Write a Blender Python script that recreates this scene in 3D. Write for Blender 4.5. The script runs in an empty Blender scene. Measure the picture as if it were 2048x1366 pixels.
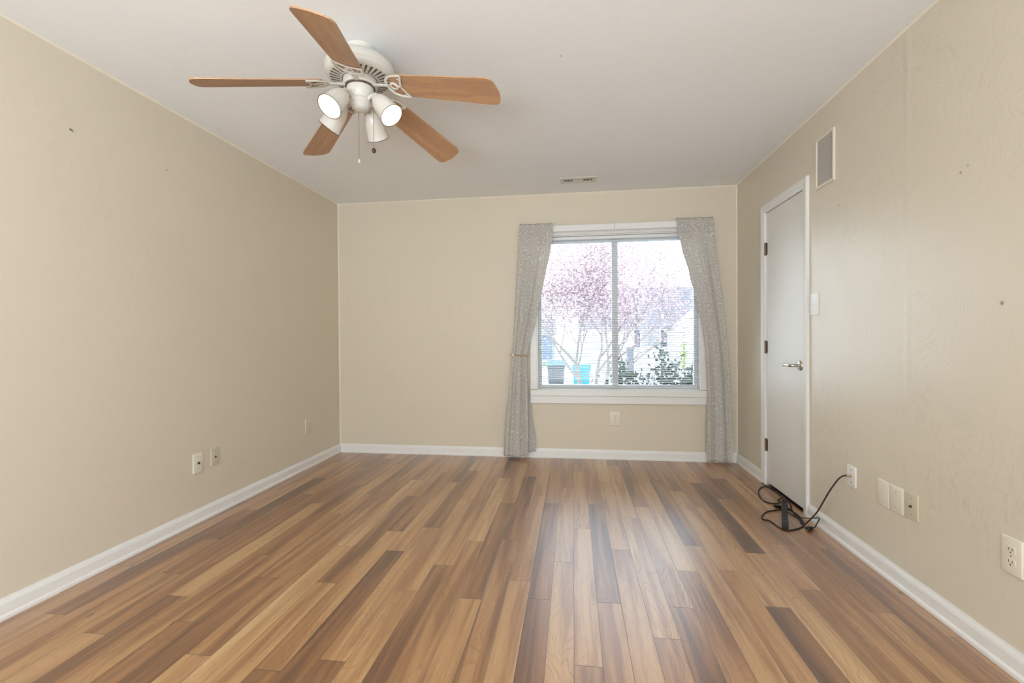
import bpy, bmesh, math, random
from mathutils import Vector, Matrix
from math import sin, cos, pi, radians

S = bpy.context.scene
COL = S.collection
random.seed(7)

# ------------------------------------------------------------------ camera
yaw, pitch, roll = .1311, -.0092, -.0071
fw = Vector((-sin(yaw)*cos(pitch), cos(yaw)*cos(pitch), sin(pitch)))
rt = Vector((cos(yaw), sin(yaw), 0)); up = rt.cross(fw)
rt, up = cos(roll)*rt + sin(roll)*up, -sin(roll)*rt + cos(roll)*up
cd = bpy.data.cameras.new('camera'); cam = bpy.data.objects.new('camera', cd); COL.objects.link(cam)
cd.sensor_width = 36; cd.sensor_fit = 'HORIZONTAL'; cd.lens = 36*925.31/2048
cd.clip_start = .02; cd.clip_end = 300
M = Matrix((rt, up, -fw)).transposed().to_4x4(); M.translation = Vector((0, 0, 1.1188))
cam.matrix_world = M
S.camera = cam
S.view_settings.view_transform = 'Standard'; S.view_settings.look = 'None'
S.view_settings.exposure = 0.14; S.view_settings.gamma = 1; S.view_settings.use_curve_mapping = False

# ------------------------------------------------------------------ sky
W = bpy.data.worlds.new('sky'); S.world = W; W.use_nodes = True
nt = W.node_tree; nt.nodes.clear()
_o = nt.nodes.new('ShaderNodeOutputWorld'); _b = nt.nodes.new('ShaderNodeBackground')
_tc = nt.nodes.new('ShaderNodeTexCoord'); _sx = nt.nodes.new('ShaderNodeSeparateXYZ'); _cr = nt.nodes.new('ShaderNodeValToRGB')
nt.links.new(_tc.outputs['Generated'], _sx.inputs[0]); nt.links.new(_sx.outputs['Z'], _cr.inputs[0])
_cr.color_ramp.elements[0].position = 0.0; _cr.color_ramp.elements[0].color = (.90, .96, 1, 1)
_cr.color_ramp.elements[1].position = .7; _cr.color_ramp.elements[1].color = (.64, .82, 1, 1)
nt.links.new(_cr.outputs[0], _b.inputs['Color']); _b.inputs['Strength'].default_value = 5.6
nt.links.new(_b.outputs[0], _o.inputs[0])

def area(name, loc, rot, sx, sy, energy, color, portal=False):
    l = bpy.data.lights.new(name, 'AREA'); l.shape = 'RECTANGLE'; l.size = sx; l.size_y = sy
    l.energy = energy; l.color = color
    if portal: l.cycles.is_portal = True
    o = bpy.data.objects.new(name, l); COL.objects.link(o); o.location = loc; o.rotation_euler = rot
    return o
# room dimensions
XL, XR, YB, YR, H = -2.2838, 1.4342, 4.2967, -2.6, 2.44
WX0, WX1, WZ0, WZ1 = -.335, 1.13, .635, 2.056          # window opening in the back wall
RX0, RX1, RZ0, RZ1 = -1.7, .9, .06, 2.1               # opening added to the unseen rear wall to let fill light in
area('window_daylight', (.3975, YB+.3, 1.35), (-pi/2, 0, 0), 1.6, 1.6, 1, (1, 1, 1), portal=True)
area('rear_opening_portal', ((RX0+RX1)/2, YR-.25, (RZ0+RZ1)/2), (pi/2, 0, 0), RX1-RX0, RZ1-RZ0, 1, (1, 1, 1), portal=True)  # sampling portal for the added rear opening
_pg = area('rear_ceiling_fill', ((RX0+RX1)/2, YR-.9, .28), (radians(146), 0, 0), RX1-RX0, 1.5, 165, (.86, .94, 1))  # added fill lamp, out of view, aimed up to brighten the ceiling
_pg.data.spread = radians(112)
SY0, SY1 = -2.3, -.45                                 # second opening added for fill light, in the right wall behind the camera
area('side_opening_portal', (XR+.35, (SY0+SY1)/2, 1.05), (0, pi/2, 0), 2.0, 1.85, 1, (1, 1, 1), portal=True)  # sampling portal for the added side opening
_sg = area('side_ceiling_fill', (XR+.75, (SY0+SY1)/2-.2, .30), Vector((-.40, .22, .89)).to_track_quat('-Z', 'Y').to_euler(), 1.3, 1.6, 25, (.86, .94, 1))  # second added lamp, unseen, throws fill light up through the side opening
_sg.data.spread = radians(112)

# ------------------------------------------------------------------ helpers
def link(o): COL.objects.link(o); return o
def tag(o, label=None, cat=None, group=None, kind=None):
    if label: o['label'] = label
    if cat: o['category'] = cat
    if group: o['group'] = group
    if kind: o['kind'] = kind
    return o
def empty(name, loc=(0, 0, 0), **k):
    o = bpy.data.objects.new(name, None); o.location = loc; o.empty_display_size = .05; link(o); return tag(o, **k)
def wloc(o):
    v = Vector((0, 0, 0))
    while o: v += o.location; o = o.parent
    return v
def mk(name, bm, mat, parent=None, smooth=False, **k):
    """links one mesh object; bm is in world coordinates, moved to the parent's frame"""
    if parent: bmesh.ops.translate(bm, verts=bm.verts, vec=-wloc(parent))
    me = bpy.data.meshes.new(name)
    bmesh.ops.recalc_face_normals(bm, faces=bm.faces)
    bm.to_mesh(me); bm.free()
    for m in (mat if isinstance(mat, (list, tuple)) else [mat]): me.materials.append(m)
    if smooth:
        me.polygons.foreach_set('use_smooth', [True]*len(me.polygons))
        try: me.set_sharp_from_angle(angle=radians(40))
        except Exception: pass
    o = bpy.data.objects.new(name, me); link(o)
    if parent: o.parent = parent
    return tag(o, **k)
def NB(): return bmesh.new()
def box(bm, x0, x1, y0, y1, z0, z1, bev=0, seg=2):
    vs = [bm.verts.new((x, y, z)) for x in (x0, x1) for y in (y0, y1) for z in (z0, z1)]
    fs = [(0, 1, 3, 2), (4, 6, 7, 5), (0, 4, 5, 1), (2, 3, 7, 6), (0, 2, 6, 4), (1, 5, 7, 3)]
    F = [bm.faces.new([vs[i] for i in f]) for f in fs]
    if bev:
        es = list({e for f in F for e in f.edges})
        bmesh.ops.bevel(bm, geom=es, offset=bev, segments=seg, affect='EDGES', profile=.5)
    return bm
def frames(pts, closed=False):
    P = [Vector(p) for p in pts]; n = len(P); T = []
    for i in range(n):
        a = P[(i-1) % n] if (closed or i > 0) else P[i]; b = P[(i+1) % n] if (closed or i < n-1) else P[i]
        T.append((b-a).normalized())
    u = Vector((0, 0, 1)).cross(T[0])
    if u.length < .05: u = Vector((1, 0, 0)).cross(T[0])
    u.normalize(); out = []
    for i in range(n):
        u = (u - T[i]*u.dot(T[i])).normalized(); out.append((P[i], u.copy(), T[i].cross(u)))
    return out
def tube(bm, pts, r, seg=8, closed=False, rv=None):
    """r may be a list; rv = second half-axis for a flat band"""
    fr = frames(pts, closed); R = []
    for i, (p, u, v) in enumerate(fr):
        a = r[i] if isinstance(r, (list, tuple)) else r; b = a if rv is None else rv
        R.append([bm.verts.new(p + u*cos(2*pi*k/seg)*a + v*sin(2*pi*k/seg)*b) for k in range(seg)])
    m = len(R)
    for i in range(m if closed else m-1):
        A, B = R[i], R[(i+1) % m]
        for k in range(seg): bm.faces.new((A[k], A[(k+1) % seg], B[(k+1) % seg], B[k]))
    if not closed: bm.faces.new(R[0][::-1]); bm.faces.new(R[-1])
    return bm
def smoothpath(pts, n=6):
    P = [Vector(p) for p in pts]; P = [P[0]*2-P[1]] + P + [P[-1]*2-P[-2]]; out = []
    for i in range(1, len(P)-2):
        for k in range(n):
            t = k/n; a, b, c, d = P[i-1:i+3]
            out.append(.5*(2*b + (c-a)*t + (2*a-5*b+4*c-d)*t*t + (3*b-a-3*c+d)*t**3))
    out.append(P[-2]); return out
def lathe(bm, prof, seg=40, mat=None):
    mat = mat or Matrix.Identity(4); R = []
    for r, z in prof:
        if r < 1e-6: R.append([bm.verts.new(mat @ Vector((0, 0, z)))])
        else: R.append([bm.verts.new(mat @ Vector((r*cos(2*pi*k/seg), r*sin(2*pi*k/seg), z))) for k in range(seg)])
    for A, B in zip(R, R[1:]):
        for k in range(seg):
            j = (k+1) % seg
            if len(A) == 1 and len(B) == 1: continue
            if len(A) == 1: bm.faces.new((A[0], B[k], B[j]))
            elif len(B) == 1: bm.faces.new((A[k], A[j], B[0]))
            else: bm.faces.new((A[k], A[j], B[j], B[k]))
    return bm
def axis_matrix(origin, direction):
    z = Vector(direction).normalized(); x = Vector((0, 0, 1)).cross(z)
    if x.length < 1e-3: x = Vector((1, 0, 0))
    x.normalize(); y = z.cross(x)
    m = Matrix((x, y, z)).transposed().to_4x4(); m.translation = Vector(origin); return m
def prism(bm, prof, place, a, b):
    """closed 2-D profile swept between the positions a and b; place(p, s) -> point"""
    A = [bm.verts.new(place(p, a)) for p in prof]; B = [bm.verts.new(place(p, b)) for p in prof]; n = len(prof)
    for i in range(n): bm.faces.new((A[i], A[(i+1) % n], B[(i+1) % n], B[i]))
    bm.faces.new(A[::-1]); bm.faces.new(B); return bm
def wall_with_hole(bm, x0, x1, z0, z1, hx0, hx1, hz0, hz1, y0, y1):
    xs, zs = [x0, hx0, hx1, x1], [z0, hz0, hz1, z1]
    g = [[[bm.verts.new((x, y, z)) for z in zs] for x in xs] for y in (y0, y1)]
    for k in (0, 1):
        for i in range(3):
            for j in range(3):
                if i == 1 and j == 1: continue
                bm.faces.new((g[k][i][j], g[k][i+1][j], g[k][i+1][j+1], g[k][i][j+1]))
    def side(l):
        for (i, j), (m, n) in zip(l, l[1:]+l[:1]): bm.faces.new((g[0][i][j], g[0][m][n], g[1][m][n], g[1][i][j]))
    side([(1, 1), (2, 1), (2, 2), (1, 2)])
    side([(0, 0), (1, 0), (2, 0), (3, 0), (3, 1), (3, 2), (3, 3), (2, 3), (1, 3), (0, 3), (0, 2), (0, 1)])
    return bm

# ------------------------------------------------------------------ materials
class N:
    def __init__(s, name):
        s.m = bpy.data.materials.new(name); s.m.use_nodes = True; s.t = s.m.node_tree
        s.p = s.t.nodes['Principled BSDF']; s.out = s.t.nodes['Material Output']
    def n(s, typ, **k):
        d = s.t.nodes.new(typ)
        for a, b in k.items():
            if a in d.bl_rna.properties: setattr(d, a, b)
            else: d.inputs[a].default_value = b
        return d
    def l(s, a, b): s.t.links.new(a, b)
    def math(s, op, a, b=None, c=None, clamp=False):
        d = s.t.nodes.new('ShaderNodeMath'); d.operation = op; d.use_clamp = clamp
        for i, v in enumerate((a, b, c)):
            if v is None: continue
            if isinstance(v, (int, float)): d.inputs[i].default_value = v
            else: s.l(v, d.inputs[i])
        return d.outputs[0]
    def mix(s, f, a, b, typ='MIX'):
        d = s.t.nodes.new('ShaderNodeMix'); d.data_type = 'RGBA'; d.blend_type = typ
        for i, v in ((0, f), (6, a), (7, b)):
            if isinstance(v, (int, float)): d.inputs[i].default_value = v
            elif isinstance(v, tuple): d.inputs[i].default_value = v + (1,)*(4-len(v))
            else: s.l(v, d.inputs[i])
        return d.outputs[2]
    def ramp(s, f, els, interp='LINEAR'):
        d = s.t.nodes.new('ShaderNodeValToRGB'); r = d.color_ramp; r.interpolation = interp
        while len(r.elements) < len(els): r.elements.new(.5)
        for e, (p, c) in zip(r.elements, els):
            e.position = p; e.color = (c if isinstance(c, tuple) else (c, c, c)) + (1,)
        s.l(f, d.inputs[0]); return d.outputs[0]
    def noise(s, vec, scale, detail=3, rough=.5, dist=0):
        d = s.n('ShaderNodeTexNoise'); d.inputs['Scale'].default_value = scale; d.inputs['Detail'].default_value = detail
        d.inputs['Roughness'].default_value = rough; d.inputs['Distortion'].default_value = dist
        if vec is not None: s.l(vec, d.inputs['Vector'])
        return d.outputs['Fac']
    def pos(s): return s.n('ShaderNodeTexCoord').outputs['Object']
    def scaled(s, v, sc):
        d = s.n('ShaderNodeVectorMath'); d.operation = 'MULTIPLY'; s.l(v, d.inputs[0]); d.inputs[1].default_value = sc; return d.outputs[0]
    def bump(s, h, strength, dist=.001):
        d = s.n('ShaderNodeBump'); d.inputs['Strength'].default_value = strength; d.inputs['Distance'].default_value = dist
        s.l(h, d.inputs['Height']); s.l(d.outputs[0], s.p.inputs['Normal'])

def plain(name, col, rough=.5, metal=0, spec=.5, nscale=0, namt=.06, bump=0):
    m = N(name); m.p.inputs['Roughness'].default_value = rough; m.p.inputs['Metallic'].default_value = metal
    m.p.inputs['Specular IOR Level'].default_value = spec
    if nscale:
        f = m.noise(m.pos(), nscale, 4)
        c = m.mix(f, tuple(x*(1-namt) for x in col), tuple(min(1, x*(1+namt)) for x in col)); m.l(c, m.p.inputs['Base Color'])
        if bump: m.bump(f, bump)
    else: m.p.inputs['Base Color'].default_value = col + (1,)
    return m.m

def wall_paint(name, col, spots, rough=.36, spec=.5, stain=.10, seam=None):
    m = N(name); p = m.pos()
    m.p.inputs['Specular IOR Level'].default_value = spec
    big = m.noise(p, .9, 3); fine = m.noise(p, 260, 2)
    # arcing brush and roller strokes
    wv = m.n('ShaderNodeTexNoise'); wv.inputs['Scale'].default_value = 2.2; wv.inputs['Detail'].default_value = 2; m.l(p, wv.inputs['Vector'])
    off = m.n('ShaderNodeVectorMath'); off.operation = 'MULTIPLY_ADD'; m.l(wv.outputs['Color'], off.inputs[0]); off.inputs[1].default_value = (.7, .7, .7); m.l(p, off.inputs[2])
    stroke = m.noise(m.scaled(off.outputs[0], (26, 26, 5)), 1.6, 5, .65, .6)
    patch = m.ramp(m.noise(p, 1.7, 2), [(.42, 0.), (.62, 1.)])
    c = m.mix(m.math('MULTIPLY', big, .5), col, tuple(x*.95 for x in col))
    c = m.mix(m.math('MULTIPLY', m.ramp(stroke, [(.35, 1.), (.5, 0.)]), m.math('MULTIPLY', patch, stain)), c, tuple(x*.72 for x in col))
    for (x, y, z, r, dk) in spots:
        d = m.n('ShaderNodeVectorMath'); d.operation = 'DISTANCE'; m.l(p, d.inputs[0]); d.inputs[1].default_value = (x, y, z)
        c = m.mix(m.ramp(d.outputs['Value'], [(r*.5, dk), (r, 0.)]), c, (.16, .13, .10))
    m.l(c, m.p.inputs['Base Color'])
    m.l(m.math('ADD', rough-.08, m.math('MULTIPLY', stroke, .2)), m.p.inputs['Roughness'])
    h = m.math('ADD', m.math('MULTIPLY', stroke, .9), m.math('MULTIPLY', fine, .25))
    if seam is not None:                              # taped drywall joint, slightly proud
        sy = m.n('ShaderNodeSeparateXYZ'); m.l(p, sy.inputs[0])
        h = m.math('ADD', h, m.math('MULTIPLY', m.ramp(m.math('ABSOLUTE', m.math('SUBTRACT', sy.outputs['Y'], seam)), [(.0, 1.), (.03, 0.)], 'EASE'), .9))
    m.bump(h, .22 if seam is None else .6, .002)
    return m.m

CREAM = (.745, .655, .52)
M_wallL = wall_paint('cream_wall_paint', CREAM, [(XL, 1.853, 2.088, .008, .9), (XL, 1.86, 2.086, .007, .9), (XL, 2.362, 2.084, .006, .6)], .42)
M_wallR = wall_paint('cream_satin_wall_paint', (.745, .67, .54), [(XR, 2.731, 1.822, .006, .9), (XR, 1.763, 1.222, .009, .8), (XR, 1.932, 1.72, .006, .7), (XR, 1.90, 1.735, .005, .6)], .34, .75, .32, 2.21)
M_wallB = wall_paint('cream_back_wall_paint', CREAM, [], .45, .4)
M_ceil = wall_paint('white_ceiling_paint', (.92, .92, .915), [(-.05, 2.2, H, .008, .35)], .6, .2)
M_trim = plain('white_trim_paint', (.84, .82, .79), .32, nscale=30, namt=.02, bump=.03)
M_bead = plain('cream_caulk_bead', (.86, .80, .66), .5, nscale=40, namt=.02)
M_door = N('white_door_paint')
_s = M_door.noise(M_door.scaled(M_door.pos(), (30, 30, 2.5)), 2.5, 5)
M_door.l(M_door.mix(_s, (.79, .76, .71), (.83, .80, .75)), M_door.p.inputs['Base Color'])
M_door.p.inputs['Roughness'].default_value = .36; M_door.bump(_s, .10, .001); M_door = M_door.m
M_vinyl = plain('white_vinyl', (.83, .83, .82), .35, nscale=20, namt=.015)
M_slat = plain('white_blind_slat', (.62, .62, .63), .4, nscale=20, namt=.02)
M_plate_cream = plain('ivory_plate_plastic', (.80, .735, .61), .3, nscale=25, namt=.02)
M_plate_beige = plain('beige_plate_plastic', (.62, .56, .42), .35, nscale=25, namt=.02)
M_plate_white = plain('white_plate_plastic', (.84, .82, .78), .3, nscale=25, namt=.02)
M_dark = plain('dark_socket', (.035, .03, .025), .5)
M_slot = plain('brown_socket_slot', (.09, .065, .045), .5)
M_screw = plain('painted_screw', (.48, .44, .36), .35, .3)
M_steel = plain('brushed_nickel', (.62, .59, .55), .28, 1, nscale=60, namt=.05)
M_hinge = plain('tarnished_hinge_brass', (.22, .15, .115), .42, .7, nscale=80, namt=.15)
M_brassjack = plain('brass_jack', (.55, .42, .25), .3, .9)
M_black = plain('black_plastic', (.006, .0055, .0055), .5, nscale=40, namt=.2)
M_cord = plain('black_rubber_cord', (.009, .007, .0065), .55)
M_coax = plain('brown_black_coax_jacket', (.05, .028, .028), .4)
M_mesh = N('grey_grille_mesh')
_v = M_mesh.n('ShaderNodeTexVoronoi'); _v.inputs['Scale'].default_value = 420; M_mesh.l(M_mesh.pos(), _v.inputs['Vector'])
M_mesh.l(M_mesh.ramp(_v.outputs['Distance'], [(.25, (.30, .27, .235)), (.5, (.52, .48, .43))]), M_mesh.p.inputs['Base Color'])
M_mesh.p.inputs['Roughness'].default_value = .55; M_mesh = M_mesh.m
M_fanwhite = plain('white_fan_enamel', (.66, .62, .555), .3, nscale=15, namt=.015)
M_rim = plain('brown_shade_rim', (.10, .07, .045), .4)
M_chain = plain('dull_chain_metal', (.30, .27, .22), .35, .8)
M_darkwood = plain('dark_wood_ball', (.07, .025, .014), .35, nscale=90, namt=.3)

def fan_wood():
    m = N('oak_fan_blade'); a = m.n('ShaderNodeAttribute'); a.attribute_name = 'blade_pos'
    v = a.outputs['Vector']
    g = m.noise(m.scaled(v, (2.2, 38, 1)), 3, 5, .6, .3); st = m.noise(m.scaled(v, (1.2, 12, 1)), 2, 2)
    cath = m.math('FRACT', m.math('MULTIPLY', m.noise(m.scaled(v, (2.4, 11, 1)), 1.3, 1, .4), 9))
    c = m.mix(g, (.40, .215, .105), (.58, .35, .19)); c = m.mix(m.math('MULTIPLY', m.ramp(st, [(.45, 0.), (.55, 1.)]), .55), c, (.36, .205, .125))
    c = m.mix(m.math('MULTIPLY', m.ramp(cath, [(.0, 1.), (.22, 0.)]), .28), c, (.28, .135, .06))
    m.l(c, m.p.inputs['Base Color']); m.p.inputs['Roughness'].default_value = .38; return m.m
M_blade = fan_wood()

def shade_glass():
    m = N('white_frosted_shade'); m.p.inputs['Base Color'].default_value = (.68, .645, .59, 1); m.p.inputs['Roughness'].default_value = .25
    tr = m.n('ShaderNodeBsdfTranslucent'); tr.inputs['Color'].default_value = (.9, .82, .68, 1)
    mx = m.n('ShaderNodeMixShader'); mx.inputs[0].default_value = .05
    m.l(m.p.outputs[0], mx.inputs[1]); m.l(tr.outputs[0], mx.inputs[2]); m.l(mx.outputs[0], m.out.inputs['Surface']); return m.m
M_shade = shade_glass()
def bulb_mat(k, name):
    m = N(name); m.p.inputs['Base Color'].default_value = (.9, .88, .84, 1)
    m.p.inputs['Emission Color'].default_value = (1, .88, .68, 1); m.p.inputs['Emission Strength'].default_value = k; return m.m
M_bulb = bulb_mat(9, 'lit_bulb')

def floor_wood():
    m = N('hickory_plank_floor'); p = m.pos()
    def at(nm):
        a = m.n('ShaderNodeAttribute'); a.attribute_name = nm; return a.outputs['Fac']
    tone, seed, ux, vy, pl = at('tone'), at('seed'), at('ux'), at('vy'), at('plen')
    sp = m.n('ShaderNodeSeparateXYZ'); m.l(p, sp.inputs[0])
    def vec(kx, ky, ks):
        c = m.n('ShaderNodeCombineXYZ'); m.l(m.math('MULTIPLY', sp.outputs['X'], kx), c.inputs[0]); m.l(m.math('MULTIPLY', sp.outputs['Y'], ky), c.inputs[1])
        m.l(m.math('MULTIPLY', seed, ks), c.inputs[2]); return c.outputs[0]
    heart = m.noise(vec(20, 1.1, 53), 1, 2, .5, .5)           # heartwood / sapwood bands
    streak = m.noise(vec(75, 2.0, 31), 1, 4, .6, .3)
    fine = m.noise(vec(420, 9, 17), 1, 3, .6)
    knot = m.noise(vec(24, 9, 71), 1, 1)
    t = m.math('ADD', tone, m.math('MULTIPLY', m.math('SUBTRACT', m.ramp(heart, [(.40, 0.), (.50, .55), (.62, 1.)]), .6), .34))
    t = m.math('ADD', t, m.math('MULTIPLY', m.math('SUBTRACT', streak, .5), .34))
    c = m.ramp(t, [(.0, (.085, .030, .008)), (.22, (.175, .066, .019)), (.45, (.33, .145, .047)), (.65, (.46, .237, .092)), (.85, (.58, .338, .145)), (1., (.66, .43, .205))])
    c = m.mix(m.math('MULTIPLY', m.ramp(fine, [(.38, 1.), (.55, 0.)]), .22), c, (.16, .07, .03))
    # cathedral grain: contour lines of a stretched smooth field
    field = m.noise(vec(11, 2.3, 29), 1, 1.2, .45, .35)
    fr = m.math('FRACT', m.math('MULTIPLY', field, 15))
    ring = m.ramp(fr, [(.0, 1.), (.16, .25), (.40, 0.), (.93, 0.), (1., 1.)])
    show = m.ramp(m.noise(vec(3, .6, 41), 1, 1), [(.42, .25), (.60, 1.)])
    c = m.mix(m.math('MULTIPLY', m.math('MULTIPLY', ring, show), .34), c, (.15, .07, .035))
    c = m.mix(m.ramp(knot, [(.79, 0.), (.83, .85)]), c, (.09, .035, .015))
    seam_u = m.ramp(m.math('ABSOLUTE', ux), [(.974, 0.), (.986, 1.)])
    e = m.math('MINIMUM', vy, m.math('SUBTRACT', pl, vy))
    seam_v = m.ramp(m.math('MULTIPLY', e, 100), [(.10, 1.), (.2, 0.)])
    seam = m.math('MAXIMUM', seam_u, seam_v)
    c = m.mix(m.math('MULTIPLY', seam, .78), c, (.06, .026, .012))
    m.l(c, m.p.inputs['Base Color'])
    m.l(m.math('ADD', .33, m.math('ADD', m.math('MULTIPLY', ring, .07), m.math('MULTIPLY', fine, .08))), m.p.inputs['Roughness'])
    m.p.inputs['Specular IOR Level'].default_value = .5; m.p.inputs['Coat Weight'].default_value = 1; m.p.inputs['Coat Roughness'].default_value = .33; m.p.inputs['Coat IOR'].default_value = 1.8
    h = m.math('ADD', m.math('MULTIPLY', m.math('MULTIPLY', ring, show), -.55), m.math('ADD', m.math('MULTIPLY', fine, .22), m.math('MULTIPLY', seam, -2.2)))
    m.bump(h, .38, .0012); m.l(m.p.inputs['Normal'].links[0].from_socket, m.p.inputs['Coat Normal']); return m.m
M_floor = floor_wood()

def curtain_mat():
    m = N('grey_leaf_print_linen'); a = m.n('ShaderNodeAttribute'); a.attribute_name = 'cloth_pos'; v = a.outputs['Vector']
    # leaf sprigs: short strokes fanned in cells
    vo = m.n('ShaderNodeTexVoronoi'); vo.inputs['Scale'].default_value = 12; m.l(v, vo.inputs['Vector'])
    d = m.n('ShaderNodeVectorMath'); d.operation = 'SUBTRACT'; m.l(v, d.inputs[0]); m.l(vo.outputs['Position'], d.inputs[1])
    s = m.n('ShaderNodeSeparateXYZ'); m.l(d.outputs[0], s.inputs[0])
    ang = m.math('ARCTAN2', s.outputs[1], s.outputs[0])
    nz = m.noise(v, 15, 1)
    leaf = m.math('SINE', m.math('ADD', m.math('MULTIPLY', ang, 7), m.math('MULTIPLY', nz, 11)))
    leaf = m.ramp(leaf, [(.50, 0.), (.72, 1.)])
    sm = m.noise(v, 34, 1); leaf = m.math('MULTIPLY', leaf, m.ramp(sm, [(.36, .1), (.46, 1.)]))
    wv = m.noise(m.scaled(v, (60, 700, 1)), 1, 2)
    c = m.mix(leaf, (.68, .635, .59), (.97, .95, .91)); c = m.mix(m.math('MULTIPLY', wv, .25), c, (.42, .39, .36))
    m.l(c, m.p.inputs['Base Color']); m.p.inputs['Roughness'].default_value = .8; m.p.inputs['Specular IOR Level'].default_value = .15
    tr = m.n('ShaderNodeBsdfTranslucent'); m.l(m.mix(.75, c, (.86, .84, .78)), tr.inputs['Color'])
    mx = m.n('ShaderNodeMixShader'); mx.inputs[0].default_value = .34
    m.l(m.p.outputs[0], mx.inputs[1]); m.l(tr.outputs[0], mx.inputs[2]); m.l(mx.outputs[0], m.out.inputs['Surface'])
    m.bump(wv, .15, .0006); return m.m
M_curtain = curtain_mat()
def glass_mat():
    m = N('window_glass'); g = m.n('ShaderNodeBsdfGlossy'); g.inputs['Roughness'].default_value = .01
    t = m.n('ShaderNodeBsdfTransparent'); t.inputs['Color'].default_value = (.95, .97, .97, 1)
    f = m.n('ShaderNodeFresnel'); f.inputs['IOR'].default_value = 1.35; mx = m.n('ShaderNodeMixShader')
    m.l(f.outputs[0], mx.inputs[0]); m.l(t.outputs[0], mx.inputs[1]); m.l(g.outputs[0], mx.inputs[2]); m.l(mx.outputs[0], m.out.inputs['Surface']); return m.m
M_glass = glass_mat()
M_concrete = plain('pale_concrete', (.74, .725, .70), .9, nscale=3, namt=.12)
M_lawn = plain('lawn_green', (.07, .12, .02), .9, nscale=30, namt=.4)
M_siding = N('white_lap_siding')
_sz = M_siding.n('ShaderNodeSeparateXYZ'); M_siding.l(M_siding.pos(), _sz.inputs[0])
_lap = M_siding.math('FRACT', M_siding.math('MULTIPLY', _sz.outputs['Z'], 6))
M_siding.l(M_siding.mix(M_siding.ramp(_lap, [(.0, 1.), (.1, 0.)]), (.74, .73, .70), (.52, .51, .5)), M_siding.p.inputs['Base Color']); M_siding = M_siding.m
M_roof = plain('grey_brown_shingles', (.15, .13, .145), .9, nscale=8, namt=.2)
M_bluewall = plain('pale_blue_siding', (.11, .14, .2), .8, nscale=4, namt=.05)
M_pane = plain('dark_house_pane', (.19, .2, .21), .2, nscale=2, namt=.2)
M_shutter = plain('navy_shutter', (.055, .065, .095), .6, nscale=20, namt=.1)
M_bark = plain('grey_bark', (.22, .19, .165), .9, nscale=40, namt=.45, bump=.4)
M_twig = plain('dark_twig', (.10, .07, .065), .9)
M_blossom = plain('pink_blossom', (.50, .335, .365), .8, nscale=3, namt=.25)
M_bush = plain('dark_glossy_leaf', (.020, .034, .016), .3, nscale=25, namt=.6)
M_yleaf = plain('yellow_green_leaf', (.28, .33, .07), .6, nscale=25, namt=.3)
M_bin_grey = plain('grey_bin_plastic', (.05, .052, .056), .5, nscale=9, namt=.25)
M_bin_lid = plain('pale_blue_bin_lid', (.09, .17, .29), .45, nscale=9, namt=.15)
M_bin_teal = plain('turquoise_bin_plastic', (.008, .20, .29), .45, nscale=9, namt=.15)
M_bin_blue = plain('blue_bin_plastic', (.02, .13, .33), .45, nscale=9, namt=.15)
M_unit = plain('grey_metal_cabinet', (.10, .10, .12), .5, nscale=12, namt=.2)

# ------------------------------------------------------------------ shell
T = .16
bm = NB(); box(bm, XL-T, XL, YR-T, YB+T, -.12, H+.2); mk('wall_left', bm, M_wallL, kind='structure')
bm = NB(); wall_with_hole(bm, XL-T, XR+T, -.12, H+.2, WX0, WX1, WZ0, WZ1, YB, YB+T); mk('wall_back', bm, M_wallB, kind='structure')
bm = NB(); wall_with_hole(bm, XL-T, XR+T, -.12, H+.2, RX0, RX1, RZ0, RZ1, YR-T, YR); mk('wall_rear', bm, M_wallB, kind='structure')
DY0, DY1, DZ = 3.107, 3.683, 2.031     # door opening in the right wall
bm = NB()
ys, zs = [YR-T, SY0, SY1, DY0-.012, DY1+.012, YB+T], [-.12, .06, RZ1, DZ+.012, H+.2]
for (a, b, c, d) in ((0, 1, 0, 4), (1, 2, 0, 1), (1, 2, 2, 4), (2, 3, 0, 4), (3, 4, 3, 4), (4, 5, 0, 4)): box(bm, XR, XR+T, ys[a], ys[b], zs[c], zs[d])
bmesh.ops.remove_doubles(bm, verts=bm.verts, dist=1e-5); mk('wall_right', bm, M_wallR, kind='structure')
bm = NB(); box(bm, XL-T, XR+T, YR-T, YB+T, H, H+.2); mk('ceiling', bm, M_ceil, kind='structure')
bm = NB(); box(bm, XL-T, XR+T, YR-3.6, YR-T, 2.2, 2.32); mk('sky_blocker_rear', bm, M_ceil, kind='structure')  # unseen slab added to keep direct sky out of the rear opening
bm = NB(); box(bm, XR+T, XR+3.2, YR-T, .4, 2.2, 2.32); mk('sky_blocker_side', bm, M_ceil, kind='structure')  # same kind of added sky blocker, over the side opening
bm = NB(); cx0, cx1, cy0, cy1 = XR+T, XR+.9, DY0-.3, DY1+.3
box(bm, cx1, cx1+.05, cy0-.05, cy1+.05, -.1, 2.3); box(bm, cx0, cx1, cy0-.05, cy0, -.1, 2.3); box(bm, cx0, cx1, cy1, cy1+.05, -.1, 2.3); box(bm, cx0, cx1, cy0, cy1, 2.25, 2.3)
mk('wall_closet', bm, M_wallB, kind='structure')
bm = NB(); box(bm, XR-.001, cx1, cy0, cy1, -.12, -.001); mk('floor_closet', bm, M_bark, kind='structure')

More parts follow.
